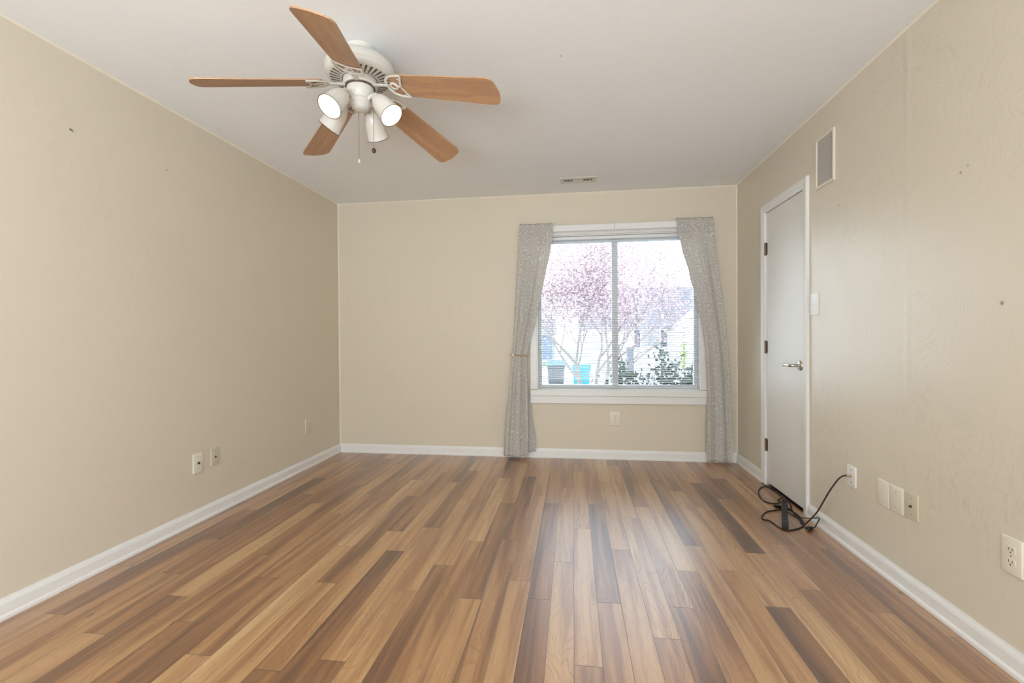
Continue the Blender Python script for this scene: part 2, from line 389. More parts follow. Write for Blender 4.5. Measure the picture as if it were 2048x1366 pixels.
# floor planks: row phase of the end joints and tones (near, far) read row by row
PW, PX, PLEN = .0978, -.003, 1.153
D = {-23:[(2.01,2,2)],-22:[(1.62,3,1)],-21:[(2.34,2,0),(3.47,0,2)],-20:[(1.97,2,1),(3.1,1,2)],-19:[(1.53,3,2),(3.79,2,1)],-18:[(1.8,1,3),(2.94,3,1)],-17:[(2.2,2,1),(3.33,1,2)],-16:[(1.64,1,2.5),(2.77,2,3)],-15:[(1.99,1,2)],-14:[(1.47,4,2)],-13:[(2.34,4,4),(3.51,4,2)],-12:[(1.98,3,1),(3.14,1,3)],-11:[(1.43,2,3),(2.56,3,1),(3.73,1,3)],-10:[(2.32,.3,3),(3.48,3,1)],-9:[(1.5,1,3),(2.63,3,1),(3.8,1,3)],-8:[(1.96,3,2.5),(3.12,3,3)],-7:[(2.2,1,2.5),(3.36,2,2)],-6:[(2.48,2,3),(3.63,4,1)],-5:[(1.93,3,2),(3.08,1,3)],-4:[(2.52,2,1),(3.69,1,3)],-3:[(2.1,3,3),(3.25,3,3)],-2:[(1.96,.5,1),(3.11,.7,2)],-1:[(2.3,3,3),(3.45,3,2)],0:[(1.58,2,2),(2.72,3,3)],1:[(1.97,2.5,2),(3.12,1,2)],2:[(2.47,2.5,2.5)],3:[(1.76,2,3),(2.91,3,2),(4.07,3,1)],4:[(1.97,1,3),(3.11,3,1)],5:[(2.28,2,3),(3.42,3,3)],6:[(2.56,3,1),(3.71,1,1)],7:[(2.31,2,2),(3.45,3,1)],8:[(2.02,.5,4),(3.15,3,2)],9:[(2.51,3.7,0),(3.66,0,3)],10:[(2.17,2,3)],11:[(2.63,2,1),(3.79,1,3)],12:[(2.03,3,2)],13:[(2.6,1,2)]}
bm = NB()
lt, ls, lp = (bm.faces.layers.float.new(n) for n in ('tone', 'seed', 'plen'))
lu, lv = (bm.loops.layers.float.new(n) for n in ('ux', 'vy'))
R_ = random.Random(3)
for row in range(-24, 15):
    x0, x1 = PX+row*PW, PX+(row+1)*PW
    js = D.get(row, [(R_.uniform(1.5, 2.6), R_.choice([1, 2, 3]), R_.choice([1, 2, 3]))])
    tones = {}; cuts = [j[0] for j in js]
    y = cuts[0]
    while y > YR: y -= PLEN; cuts.insert(0, y)
    y = cuts[-1]
    while y < YB: y += PLEN; cuts.append(y)
    for (yy, near, far) in js:
        i = cuts.index(yy); tones[i-1] = near; tones[i] = far
    for i in range(len(cuts)-1):
        a, b = cuts[i], cuts[i+1]; ya, yb = max(a, YR), min(b, YB); xa, xb = max(x0, XL), min(x1, XR)
        if yb-ya < .004 or xb-xa < .004: continue
        tn = tones.get(i, R_.choice([1, 2, 2, 3, 3])) + R_.uniform(-.25, .25)
        f = bm.faces.new([bm.verts.new(q) for q in ((xa, ya, 0), (xb, ya, 0), (xb, yb, 0), (xa, yb, 0))])
        f[lt] = .17+tn*.185; f[ls] = R_.uniform(0, 10); f[lp] = b-a
        for l in f.loops:
            l[lu] = (l.vert.co.x-(x0+x1)/2)/(PW/2); l[lv] = l.vert.co.y-a
box(bm, XL, XR+.06, YR, YB, -.12, -.0006)
mk('floor', bm, M_floor, kind='structure')

BB = [(0, 0), (.020, 0), (.020, .012), (.014, .022), (.0125, .060), (.009, .071), (.006, .076), (.004, .084), (0, .084)]
bm = NB(); prism(bm, BB, lambda p, s: (XL+p[0], s, p[1]), YR, YB); mk('baseboard_left', bm, M_trim, kind='structure')
bm = NB(); prism(bm, BB, lambda p, s: (s, YB-p[0], p[1]), XL, XR); mk('baseboard_back', bm, M_trim, kind='structure')
bm = NB(); prism(bm, BB, lambda p, s: (XR-p[0], s, p[1]), 3.742, YB); mk('baseboard_right_far', bm, M_trim, kind='structure')
bm = NB(); prism(bm, BB, lambda p, s: (XR-p[0], s, p[1]), YR, 3.049); mk('baseboard_right_near', bm, M_trim, kind='structure')
# thin paint beads along ceiling and corners
bead = [(0, 0), (.009, 0), (.0, .009)]
bm = NB(); prism(bm, bead, lambda p, s: (XL+p[0], s, H-p[1]), YR, YB); mk('trim_1', bm, M_bead, kind='structure')
bm = NB(); prism(bm, bead, lambda p, s: (XR-p[0], s, H-p[1]), YR, YB); mk('trim_2', bm, M_bead, kind='structure')
bm = NB(); prism(bm, bead, lambda p, s: (s, YB-p[0], H-p[1]), XL, XR); mk('trim_3', bm, M_bead, kind='structure')
bm = NB(); prism(bm, bead, lambda p, s: (XL+p[0], YB-p[1], s), .08, H); mk('trim_4', bm, M_bead, kind='structure')
bm = NB(); prism(bm, bead, lambda p, s: (XR-p[0], YB-p[1], s), .08, H); mk('trim_5', bm, M_bead, kind='structure')

# ------------------------------------------------------------------ door in the right wall
door = empty('door_1', (XR, 3.4, 0), kind='structure')
bm = NB(); box(bm, XR+.003, XR+.038, DY0+.003, DY1-.003, .022, DZ-.003, .002); mk('door_slab', bm, M_door, door)
bm = NB()                                            # jamb lining the opening
box(bm, XR-.001, XR+T, DY1, DY1+.012, 0, DZ+.012); box(bm, XR-.001, XR+T, DY0-.012, DY0, 0, DZ+.012); box(bm, XR-.001, XR+T, DY0, DY1, DZ, DZ+.012)
box(bm, XR+.040, XR+.052, DY0, DY0+.012, 0, DZ); box(bm, XR+.040, XR+.052, DY1-.012, DY1, 0, DZ); box(bm, XR+.040, XR+.052, DY0, DY1, DZ-.012, DZ)
mk('door_jamb', bm, M_trim, door)
CW = .058
prof = [(0, 0), (0, .009), (.006, .0125), (.018, .013), (.028, .016), (.044, .018), (.052, .018), (.058, .014), (.058, 0)]   # (across, out)
bm = NB(); pts = [(DY1+.004, 0.), (DY1+.004, DZ+.004), (DY0-.004, DZ+.004), (DY0-.004, 0.)]
rings = []
for k, (y, z) in enumerate(pts):
    ring = []
    for a, o in prof:
        dy = a if k < 2 else -a; dz = 0 if k in (0, 3) else a
        ring.append(bm.verts.new((XR-o, y+dy, z+dz)))
    rings.append(ring)
for A, B in zip(rings, rings[1:]):
    for i in range(len(prof)): j = (i+1) % len(prof); bm.faces.new((A[i], A[j], B[j], B[i]))
bm.faces.new(rings[0]); bm.faces.new(rings[-1][::-1]); mk('door_casing', bm, M_trim, door)
for z in (1.763, 1.032, .300):
    bm = NB(); tube(bm, [(XR-.006, DY1-.001, z-.045), (XR-.006, DY1-.001, z+.045)], .0065, 10)
    box(bm, XR-.0015, XR+.002, DY1-.022, DY1-.001, z-.044, z+.044)
    hg = mk('hinge', bm, M_hinge, door, smooth=True)
    for s in (-1, 1):
        bm = NB(); lathe(bm, [(.0001, .004), (.004, .003), (.005, 0), (.0065, -.001)], 10, Matrix.Translation((XR-.006, DY1-.001, z+s*.046)) @ Matrix.Rotation(0 if s > 0 else pi, 4, 'X')); mk('hinge_finial', bm, M_hinge, hg, smooth=True)
hy, hz = 3.166, .925
hd = empty('door_lever', (0, 0, 0)); hd.parent = door
bm = NB(); lathe(bm, [(0.0001, .013), (.012, .013), (.024, .0105), (.031, .005), (.0325, 0)], 28, axis_matrix((XR+.003, hy, hz), (-1, 0, 0))); mk('rosette', bm, M_steel, hd, smooth=True)
bm = NB(); tube(bm, smoothpath([(XR-.006, hy, hz), (XR-.03, hy, hz), (XR-.047, hy+.004, hz), (XR-.055, hy+.018, hz), (XR-.058, hy+.05, hz+.001), (XR-.056, hy+.085, hz), (XR-.050, hy+.112, hz-.003)], 6), .0092, 14, rv=.0105)
mk('lever', bm, M_steel, hd, smooth=True)
bm = NB(); box(bm, XR-.0005, XR+.0015, DY0-.001, DY0+.006, hz-.03, hz+.03, .0005); mk('strike_plate', bm, M_hinge, door)

# ------------------------------------------------------------------ window in the back wall
win = empty('window_1', ((WX0+WX1)/2, YB, WZ0), kind='structure')
YG = YB+.095
bm = NB()                                            # head and side lining of the reveal
box(bm, WX0-.001, WX0+.012, YB-.002, YB+T, WZ0, WZ1); box(bm, WX1-.012, WX1+.001, YB-.002, YB+T, WZ0, WZ1); box(bm, WX0, WX1, YB-.002, YB+T, WZ1-.012, WZ1+.001)
mk('jamb_lining', bm, M_trim, win)
bm = NB()                                            # flat casing round the opening
for k, (x0, x1, z0, z1) in enumerate(((WX0-.06, WX0+.004, WZ0, WZ1+.062), (WX1-.004, WX1+.06, WZ0, WZ1+.062), (WX0+.004, WX1-.004, WZ1-.004, WZ1+.062))):
    box(bm, x0, x1, YB-.018, YB, z0, z1, .003)
mk('casing', bm, M_trim, win)
bm = NB(); box(bm, WX0-.062, WX1+.062, YB-.028, YB+.001, .508, .574, .003); box(bm, WX0-.062, WX1+.062, YB-.021, YB, .516, .56, .002); mk('apron', bm, M_trim, win)
bm = NB(); box(bm, WX0-.062, WX1+.062, YB-.040, YB+.001, .574, .632, .008, 3); box(bm, WX0+.012, WX1-.012, YB-.02, YB+T, .615, .640, .003); mk('stool', bm, M_trim, win)
fr = empty('sash_frame', (0, 0, 0)); fr.parent = win
bm = NB(); a, b, c, d = WX0+.012, WX1-.012, .640, WZ1-.012; w = .030
box(bm, a, a+w, YG-.02, YG+.03, c, d, .003); box(bm, b-w, b, YG-.02, YG+.03, c, d, .003); box(bm, a+w, b-w, YG-.02, YG+.03, d-.05, d, .003); box(bm, a+w, b-w, YG-.02, YG+.03, c, c+.03, .003)
mk('outer_frame', bm, M_vinyl, fr)
XM = .386
bm = NB(); box(bm, XM-.028, XM+.026, YG-.028, YG+.022, c+.03, d-.05, .003); box(bm, XM-.004, XM+.004, YG-.032, YG-.028, c+.03, d-.05, .001); mk('meeting_stile', bm, M_vinyl, fr)
bm = NB(); box(bm, a+w, XM-.028, YG-.003, YG+.001, c+.03, d-.05); mk('glass_pane', bm, M_glass, fr)
bm = NB(); box(bm, XM+.026, b-w, YG-.003, YG+.001, c+.03, d-.05); mk('glass_pane', bm, M_glass, fr)

# mini blind inside the reveal
bl = empty('window_blind', ((WX0+WX1)/2, YB+.034, 2.04), label='white horizontal mini blind lowered with its slats open across the window', cat='blind')
bx0, bx1, yb = WX0+.016, WX1-.016, YB+.034
bm = NB(); box(bm, bx0, bx1, yb-.014, yb+.014, 2.014, 2.042, .002); mk('headrail', bm, M_vinyl, bl)
bm = NB(); z = 2.002; tilt = radians(11); nsl = 0; zlow = .676
while z > zlow+.014:
    prev = None
    nx = 12
    for i in range(nx+1):
        x = bx0+(bx1-bx0)*i/nx; f = i/nx
        sag = .004*sin(pi*f*2+.5)*(1-(z-zlow)/1.4)+.0015*sin(nsl*1.7+f*5)
        ring = []
        for q in range(5):
            s = -1+q/2; cy = s*.0125; cz = .0030*(1-s*s)
            ring.append(bm.verts.new((x, yb+cy*cos(tilt)-cz*sin(tilt), z+sag+cy*sin(tilt)+cz*cos(tilt))))
        if prev:
            for q in range(4): bm.faces.new((prev[q], ring[q], ring[q+1], prev[q+1]))
        prev = ring
    z -= .0213; nsl += 1
    if nsl in (1, 2, 3): z -= 0
# ladder cords keep the slats as one hanging sheet
slats = mk('slats', bm, M_slat, bl, smooth=True)
bm = NB()
for x in (bx0+.12, (bx0+bx1)/2-.12, (bx0+bx1)/2+.26, bx1-.12):
    for dy in (-.0135, .0135): tube(bm, [(x, yb+dy, zlow), (x, yb+dy, 2.016)], .0006, 5)
mk('ladder_cords', bm, M_slat, bl)
bm = NB(); prev = None
for i in range(17):
    f = i/16; x = bx0+(bx1-bx0)*f; zz = .668-.006*sin(pi*f)+.008*f
    ring = [bm.verts.new((x, yb+u*.013, zz+v*.006)) for u, v in ((-1, -.6), (-.6, -1), (.6, -1), (1, -.6), (1, .6), (.6, 1), (-.6, 1), (-1, .6))]
    if prev:
        for q in range(8): bm.faces.new((prev[q], ring[q], ring[(q+1) % 8], prev[(q+1) % 8]))
    else: bm.faces.new(ring)
    prev = ring
bm.faces.new(prev[::-1]); mk('bottom_rail', bm, M_slat, bl, smooth=True)

# curtain rod: wide flat pocket rod with returns
YC = YB-.078
rod = empty('curtain_rod', (.37, YC, 2.10), label='wide flat white curtain rod mounted over the window casing', cat='curtain rod')
bm = NB(); path = [(-.486, YB-.002), (-.486, YC+.012), (-.476, YC+.002), (-.462, YC), (.79, YC), (1.195, YC), (1.209, YC+.002), (1.219, YC+.012), (1.219, YB-.002)]
pr = [(0, 2.072), (-.003, 2.075), (-.003, 2.126), (0, 2.129), (.002, 2.129), (.002, 2.072)]
rings = []
for i, (x, y) in enumerate(path):
    a = Vector(path[max(i-1, 0)]); b = Vector(path[min(i+1, len(path)-1)]); t = (b-a).normalized(); nn = Vector((-t.y, t.x))
    rings.append([bm.verts.new((x+nn.x*o, y+nn.y*o, z)) for o, z in pr])
for A, B in zip(rings, rings[1:]):
    for i in range(6): bm.faces.new((A[i], A[(i+1) % 6], B[(i+1) % 6], B[i]))
bm.faces.new(rings[0]); bm.faces.new(rings[-1][::-1]); mk('rod_band', bm, M_trim, rod)
bm = NB(); tube(bm, smoothpath([(.372, YB-.002, 2.112), (.372, YC-.006, 2.128), (.374, YC-.008, 2.118), (.372, YC-.0075, 2.095), (.366, YC-.0075, 2.083)], 5), .0016, 6); mk('support_hook', bm, M_chain, rod, smooth=True)

def interp(tab, z):
    tab = sorted(tab)
    if z <= tab[0][0]: return tab[0][1:]
    for a, b in zip(tab, tab[1:]):
        if z <= b[0]:
            t = (z-a[0])/(b[0]-a[0]); t = t*t*(3-2*t)*.4+t*.6
            return [p+(q-p)*t for p, q in zip(a[1:], b[1:])]
    return tab[-1][1:]
def curtain(tab, folds, seed, wid, flip=1, nz=110, nu=120, ztop=2.148, zbot=.022, cut=None):
    """tab rows: z, left x, right x, mean y, fold depth"""
    rr = random.Random(seed); ph = [rr.uniform(0, 6.28) for _ in range(4)]
    bm = NB(); lay = bm.verts.layers.float_vector.new('cloth_pos'); G = []
    for i in range(nz+1):
        z = zbot+(ztop-zbot)*(i/nz); row = []
        for j in range(nu+1):
            u = j/nu; xl, xr, ym, dep = interp(tab, z); h = (z-zbot)/(ztop-zbot)
            wob = .35*sin(3*h+ph[0])+.25*sin(7*h+ph[1])
            k = 2*pi*folds*(u+.035*sin(2*pi*u*1.5+ph[2]+2*h))
            w = sin(k+wob)+.22*sin(2.1*k+ph[3]+1.3*wob)
            gather = max(0, 1-abs(z-2.10)/.055)
            tight = .55*sin(2*pi*17*u+ph[1]+.6*sin(9*u)) * min(1, max(0, (z-1.93)/.12))
            y = ym-dep*(.75*w*(.45+.55*min(1, (2.2-z)/.5))+ .45*tight)
            x = xl+(xr-xl)*u + .25*dep*cos(k)*sin(pi*u)
            y -= .012*min(1, max(0, (z-2.06)/.02))*(1 if z < 2.14 else .6) if z > 2.06 else 0
            zz = z
            if i == nz: zz += .004*sin(40*u)
            if i == 0: zz += .004*sin(9*u+ph[0])
            v = bm.verts.new((x, min(y, YB-.004), zz)); v[lay] = Vector((u*wid, z, seed)); row.append(v)
        G.append(row)
    for i in range(nz):
        for j in range(nu): bm.faces.new((G[i][j], G[i][j+1], G[i+1][j+1], G[i+1][j]))
    return bm
def cloth(name, bm, parent=None, **k):
    o = mk(name, bm, M_curtain, parent, smooth=True, **k)
    md = o.modifiers.new('thick', 'SOLIDIFY'); md.thickness = .0016; md.offset = 0
    return o
YF = YB-.075
cl = empty('curtain', (-.5, YF, 0), label='grey leaf-print curtain panel tied back on the window\'s left side', cat='curtain', group='curtains at the window')
tabL = [(0, -.642, -.413, YF-.012, .016), (.30, -.620, -.412, YF-.008, .016), (.70, -.583, -.413, YF-.004, .015), (.90, -.560, -.418, YF, .013), (.955, -.552, -.420, YF+.004, .011), (1.05, -.545, -.398, YF, .014),
        (1.30, -.530, -.330, YF-.006, .017), (1.60, -.512, -.262, YF-.006, .017), (1.90, -.494, -.197, YF-.006, .014), (2.05, -.484, -.176, YF-.010, .010), (2.148, -.477, -.170, YF-.006, .008)]
cloth('fabric_panel', curtain(tabL, 2.3, 1, .42), cl)
tabT = [(0, -.47, -.344, YF+.035, .006), (.10, -.47, -.347, YF+.035, .006), (.45, -.47, -.386, YF+.03, .006), (.60, -.47, -.404, YF+.028, .005), (.75, -.46, -.416, YF+.02, .004)]
cloth('back_flap', curtain(tabT, 1.1, 2, .2, nz=40, nu=30, ztop=.75, zbot=.06), cl)
cr_ = empty('curtain', (1.25, YF, 0), label='grey leaf-print curtain panel hanging on the window\'s right side by the corner', cat='curtain', group='curtains at the window')
tabR = [(0, 1.152, 1.358, YF-.012, .016), (.30, 1.155, 1.360, YF-.010, .016), (.60, 1.162, 1.350, YF-.008, .016), (.80, 1.158, 1.341, YF-.006, .015), (1.00, 1.150, 1.328, YF-.004, .014), (1.15, 1.128, 1.315, YF-.004, .015),
        (1.40, 1.078, 1.290, YF-.006, .016), (1.65, 1.015, 1.258, YF-.006, .016), (1.90, .945, 1.228, YF-.006, .014), (2.05, .912, 1.213, YF-.010, .010), (2.148, .900, 1.207, YF-.006, .008)]
cloth('fabric_panel', curtain(tabR, 2.2, 5, .42), cr_)

# hold-back of the left curtain
hb = empty('curtain_holdback', (-.53, YB, .957), label='pale brass hold-back with round knob pinning the left curtain', cat='holdback')
bm = NB(); tube(bm, [(-.575, YB-.002, .957), (-.575, YB-.112, .957)], .006, 10); mk('post', bm, M_brassjack, hb, smooth=True)
bm = NB(); lathe(bm, [(.0001, .012), (.010, .011), (.0155, .006), (.016, 0), (.011, -.005), (.006, -.006)], 20, axis_matrix((-.545, YB-.118, .957), (.15, -1, 0))); mk('knob', bm, M_plate_cream, hb, smooth=True)
bm = NB(); tube(bm, smoothpath([(-.575, YB-.112, .957), (-.52, YB-.116, .955), (-.46, YB-.112, .950), (-.424, YB-.098, .948), (-.412, YB-.07, .948), (-.412, YB-.03, .95)], 5), .0045, 8); mk('arm', bm, M_brassjack, hb, smooth=True)

# ------------------------------------------------------------------ wall plates
def frame_of(wall):
    """maps (along to the viewer's right, up, out of the wall) to world"""
    if wall == 'left': return lambda a, z, o: (XL+o, a, z)
    if wall == 'right': return lambda a, z, o: (XR-o, -a, z)
    return lambda a, z, o: (a, YB-o, z)
def plate_body(wall, a0, a1, z0, z1, th=.006):
    bm = NB(); g = frame_of(wall)
    box(bm, a0, a1, z0, z1, 0, th)
    top = [e for e in bm.edges if all(abs(v.co.z-th) < 1e-6 for v in e.verts)]
    vert = [e for e in bm.edges if abs(e.verts[0].co.z-e.verts[1].co.z) > 1e-4]
    bmesh.ops.bevel(bm, geom=top+vert, offset=.0028, segments=3, affect='EDGES', profile=.5)
    for v in bm.verts: v.co = Vector(g(v.co.x, v.co.y, v.co.z))
    return bm
def disc(wall, a, z, r, o0, o1, seg=16, dome=.6):
    bm = NB(); g = frame_of(wall); d = Vector(g(0, 0, 1))-Vector(g(0, 0, 0))
    lathe(bm, [(.00001, o1), (r*dome, o1), (r, o0)], seg, axis_matrix(g(a, z, 0), d)); return bm
def screws(wall, a, zs_, root, th=.006, mat=None):
    for z in zs_:
        o = mk('screw', disc(wall, a, z, .0034, th-.0005, th+.0012), mat or M_screw, root, smooth=True)
        g = frame_of(wall); bm = NB(); box(bm, a-.0004, a+.0004, z-.0026, z+.0026, th+.0009, th+.0014)
        for v in bm.verts: v.co = Vector(g(*v.co))
        mk('screw_slot', bm, M_dark, o)
def blank_plate(wall, a0, a1, z0, z1, mat, label, name='blank_wall_plate', cat='wall plate', group=None, sc=None):
    g = frame_of(wall); r = empty(name, g((a0+a1)/2, (z0+z1)/2, 0), label=label, cat=cat, group=group)
    mk('cover', plate_body(wall, a0, a1, z0, z1), mat, r, smooth=True); h = z1-z0
    screws(wall, (a0+a1)/2, (z0+h*.2, z1-h*.2), r, mat=sc); return r
def jack_plate(wall, a0, a1, z0, z1, mat, label, rr=.0055, group=None):
    r = blank_plate(wall, a0, a1, z0, z1, mat, label, 'coaxial_wall_plate', 'wall plate', group)
    c, z = (a0+a1)/2, (z0+z1)/2
    j = mk('jack', disc(wall, c, z, rr*1.35, .005, .0085, 6, 1), M_slot, r)
    mk('jack_barrel', disc(wall, c, z, rr*.8, .006, .014, 14, .9), M_dark, j, smooth=True); return r
def outlet(wall, a0, a1, z0, z1, mat, label, group='wall outlets'):
    g = frame_of(wall); r = empty('wall_outlet', g((a0+a1)/2, (z0+z1)/2, 0), label=label, cat='outlet', group=group)
    mk('cover', plate_body(wall, a0, a1, z0, z1), mat, r, smooth=True); c, zm, s = (a0+a1)/2, (z0+z1)/2, (z1-z0)/.118
    for k in (-1, 1):
        zc = zm+k*.0195*s; bm = NB(); poly = []
        for q in range(28):
            t = 2*pi*q/28; poly.append((c+.0172*s*cos(t), zc+max(-.0125*s, min(.0125*s, .0172*s*sin(t)))))
        A = [bm.verts.new(g(x, z, .004)) for x, z in poly]; B = [bm.verts.new(g(x, z, .0082)) for x, z in poly]; n = len(poly)
        for i in range(n): bm.faces.new((A[i], A[(i+1) % n], B[(i+1) % n], B[i]))
        bm.faces.new(B); f = mk('receptacle', bm, mat, r)
        for dx, hh in ((-.0062*s, .0042*s), (.0062*s, .0036*s)):
            bm = NB(); box(bm, c+dx-.0013*s, c+dx+.0013*s, zc+.003*s-hh, zc+.003*s+hh, .0080, .0086)
            for v in bm.verts: v.co = Vector(g(*v.co))
            mk('slot', bm, M_slot, f)
        mk('ground_hole', disc(wall, c, zc-.0075*s, .0027*s, .0080, .0086, 12, .95), M_slot, f)
    screws(wall, c, (zm,), r); return r
jack_plate('left', 2.513, 2.588, .302, .422, M_plate_cream, 'ivory coaxial plate with black jack, nearer of the two left-wall jack plates', .0065, 'coaxial wall plates')
jack_plate('left', 2.652, 2.719, .312, .422, M_plate_beige, 'darker beige coaxial plate, farther of the two left-wall jack plates', .0045, 'coaxial wall plates')
outlet('left', 3.696, 3.781, .297, .425, M_wallL, 'wall-coloured outlet low on the left wall by the far corner')
outlet('back', .328, .428, .308, .435, M_plate_cream, 'cream outlet on the back wall centred below the window')
outlet('right', -1.757, -1.684, .324, .446, M_plate_cream, 'large ivory outlet on the right wall at the photo\'s right edge')
blank_plate('right', -2.397, -2.318, .319, .439, M_plate_cream, 'ivory blank plate on the right wall, leftmost of the row of three', group='plates in a row on the right wall', sc=M_plate_cream)
blank_plate('right', -2.311, -2.228, .322, .440, M_plate_cream, 'ivory blank plate on the right wall, middle of the row of three', group='plates in a row on the right wall')
jack_plate('right', -2.213, -2.139, .327, .440, M_plate_beige, 'beige coaxial plate on the right wall, rightmost of the row of three', .0045, 'plates in a row on the right wall')
cxp = blank_plate('right', -2.644, -2.570, .330, .438, M_plate_white, 'white coaxial plate with a dark cable screwed in, right of the closet door', 'coaxial_wall_plate', group='coaxial wall plates', sc=M_dark)
mk('jack', disc('right', -2.607, .385, .0075, .005, .012, 6, 1), M_brassjack, cxp)
# toggle switch beside the door casing
sw = blank_plate('right', -3.028, -2.936, 1.237, 1.369, M_plate_white, 'white toggle light switch beside the closet door casing', 'light_switch', 'light switch', sc=M_plate_white)
g = frame_of('right'); bm = NB(); box(bm, -2.988, -2.976, 1.287, 1.319, .005, .007, .0008)
for v in bm.verts: v.co = Vector(g(*v.co))
tg = mk('toggle_bezel', bm, M_plate_white, sw)
bm = NB(); P = [(-2.987, 1.296, .006), (-2.977, 1.296, .006), (-2.977, 1.310, .006), (-2.987, 1.310, .006), (-2.986, 1.288, .020), (-2.978, 1.288, .020), (-2.978, 1.294, .021), (-2.986, 1.294, .021)]
V = [bm.verts.new(g(*q)) for q in P]
for f in ((0, 1, 5, 4), (1, 2, 6, 5), (2, 3, 7, 6), (3, 0, 4, 7), (4, 5, 6, 7)): bm.faces.new([V[i] for i in f])
mk('toggle', bm, M_plate_white, sw)

# grille high on the right wall
gr = empty('wall_grille', (XR, 2.857, 2.11), label='rectangular grey mesh grille in a cream frame high on the right wall', cat='grille')
g = frame_of('right'); bm = NB(); a0, a1, z0, z1, w = -2.954, -2.760, 1.973, 2.262, .015
for (p, q, s, t) in ((a0, a0+w, z0, z1), (a1-w, a1, z0, z1), (a0+w, a1-w, z0, z0+w), (a0+w, a1-w, z1-w, z1)): box(bm, p, q, s, t, 0, .010, .0015)
for v in bm.verts: v.co = Vector(g(*v.co))
mk('frame', bm, M_plate_cream, gr)
bm = NB(); box(bm, a0+w-.001, a1-w+.001, z0+w-.001, z1-w+.001, 0, .005)
for v in bm.verts: v.co = Vector(g(*v.co))
mk('mesh_panel', bm, M_mesh, gr)

# ceiling register
vt = empty('ceiling_vent', (.05, 3.945, H), label='small white three-way air register on the ceiling near the window wall', cat='vent')
bm = NB(); x0, x1, y0, y1 = -.100, .200, 3.872, 4.012
for (a, b, c, d) in ((x0, x0+.03, y0, y1), (x1-.03, x1, y0, y1), (x0+.03, x1-.03, y0, y0+.04), (x0+.03, x1-.03, y1-.04, y1), (x0+.105, x0+.118, y0+.04, y1-.04), (x1-.118, x1-.105, y0+.04, y1-.04)): box(bm, a, b, c, d, H-.008, H-.0005, .002)
mk('frame', bm, M_fanwhite, vt)
bm = NB(); box(bm, x0+.028, x1-.028, y0+.038, y1-.038, H-.0022, H-.0008); mk('duct_opening', bm, M_dark, vt)
bm = NB()
for k in range(7):
    for xx, s in ((x0+.034+k*.0105, 1), (x1-.034-k*.0105, -1)):
        box(bm, xx-.0016, xx+.0016, y0+.04, y1-.04, H-.007, H-.003)
for k in range(5): box(bm, x0+.118, x1-.118, y0+.045+k*.0125-.003, y0+.045+k*.0125+.003, H-.007, H-.003)
mk('louvers', bm, M_fanwhite, vt)

# ------------------------------------------------------------------ ceiling fan
FX, FY, FZ, FPH, FPT, FDR = -.9592, 2.0225, 2.2876, -.1104, -.2657, .1998
fan = empty('ceiling_fan', (FX, FY, H), label='white ceiling fan with five oak blades and four light shades', cat='ceiling fan')
FM = Matrix.Translation((FX, FY, 0))
bm = NB(); lathe(bm, [(.0001, 2.4395), (.070, 2.4395), (.070, 2.412), (.068, 2.404), (.060, 2.398), (.0001, 2.398)], 48, FM); mk('canopy', bm, M_fanwhite, fan, smooth=True)
HP = [(.0001, 2.402), (.064, 2.402), (.095, 2.396), (.128, 2.384), (.147, 2.366), (.1545, 2.345), (.1545, 2.336), (.152, 2.333), (.1535, 2.329), (.150, 2.317), (.140, 2.308), (.132, 2.304), (.086, 2.296), (.080, 2.297), (.080, 2.305), (.0001, 2.305)]
bm = NB(); lathe(bm, HP, 64, FM); mh = mk('motor_housing', bm, M_fanwhite, fan, smooth=True)
bm = NB()
for k in range(34):
    t = 2*pi*k/34; e = Vector((cos(t), sin(t), 0)); n = Vector((-sin(t), cos(t), 0)); Q = []
    for r, hw in ((.089, .0022), (.1, .0031), (.122, .0049), (.128, .0053), (.131, .003)):
        zz = 2.296+(r-.086)*(.008/.046)-.0007; Q.append((Vector((FX, FY, zz))+e*r, n*hw))
    up_ = [bm.verts.new(p+w) for p, w in Q]; dn_ = [bm.verts.new(p-w) for p, w in Q]
    for i in range(4): bm.faces.new((up_[i], up_[i+1], dn_[i+1], dn_[i]))
    top = [bm.verts.new(v.co+Vector((0, 0, .003))) for v in (up_[0], up_[-1], dn_[-1], dn_[0])]
mk('vent_slots', bm, M_slot, mh)
bm = NB(); lathe(bm, [(.0001, 2.304), (.073, 2.304), (.076, 2.298), (.076, 2.272), (.072, 2.268), (.0001, 2.268)], 48, FM); mk('flywheel', bm, M_fanwhite, fan, smooth=True)
bm = NB(); lathe(bm, [(.0001, 2.272), (.062, 2.272), (.066, 2.270), (.066, 2.262), (.0001, 2.262)], 48, FM); mk('shadow_ring', bm, M_slot, fan, smooth=True)
bm = NB(); lathe(bm, [(.0001, 2.266), (.056, 2.266), (.060, 2.262), (.060, 2.238), (.058, 2.232), (.051, 2.224), (.049, 2.215), (.049, 2.208), (.0001, 2.208)], 40, FM); mk('switch_housing', bm, M_fanwhite, fan, smooth=True)
bm = NB(); lathe(bm, [(.0001, 2.209), (.046, 2.209), (.050, 2.200), (.050, 2.190), (.042, 2.182), (.038, 2.170), (.030, 2.163), (.012, 2.159), (.0001, 2.158)], 40, FM); kit = mk('light_fitter', bm, M_fanwhite, fan, smooth=True)
def bpt(a, r, n, dz=0):
    e = Vector((cos(a), sin(a), -FDR)); q = Vector((-sin(a)*cos(FPT), cos(a)*cos(FPT), sin(FPT)))
    nr = e.cross(q).normalized()
    if nr.z < 0: nr = -nr
    return Vector((FX, FY, FZ))+e*r+q*n+nr*dz
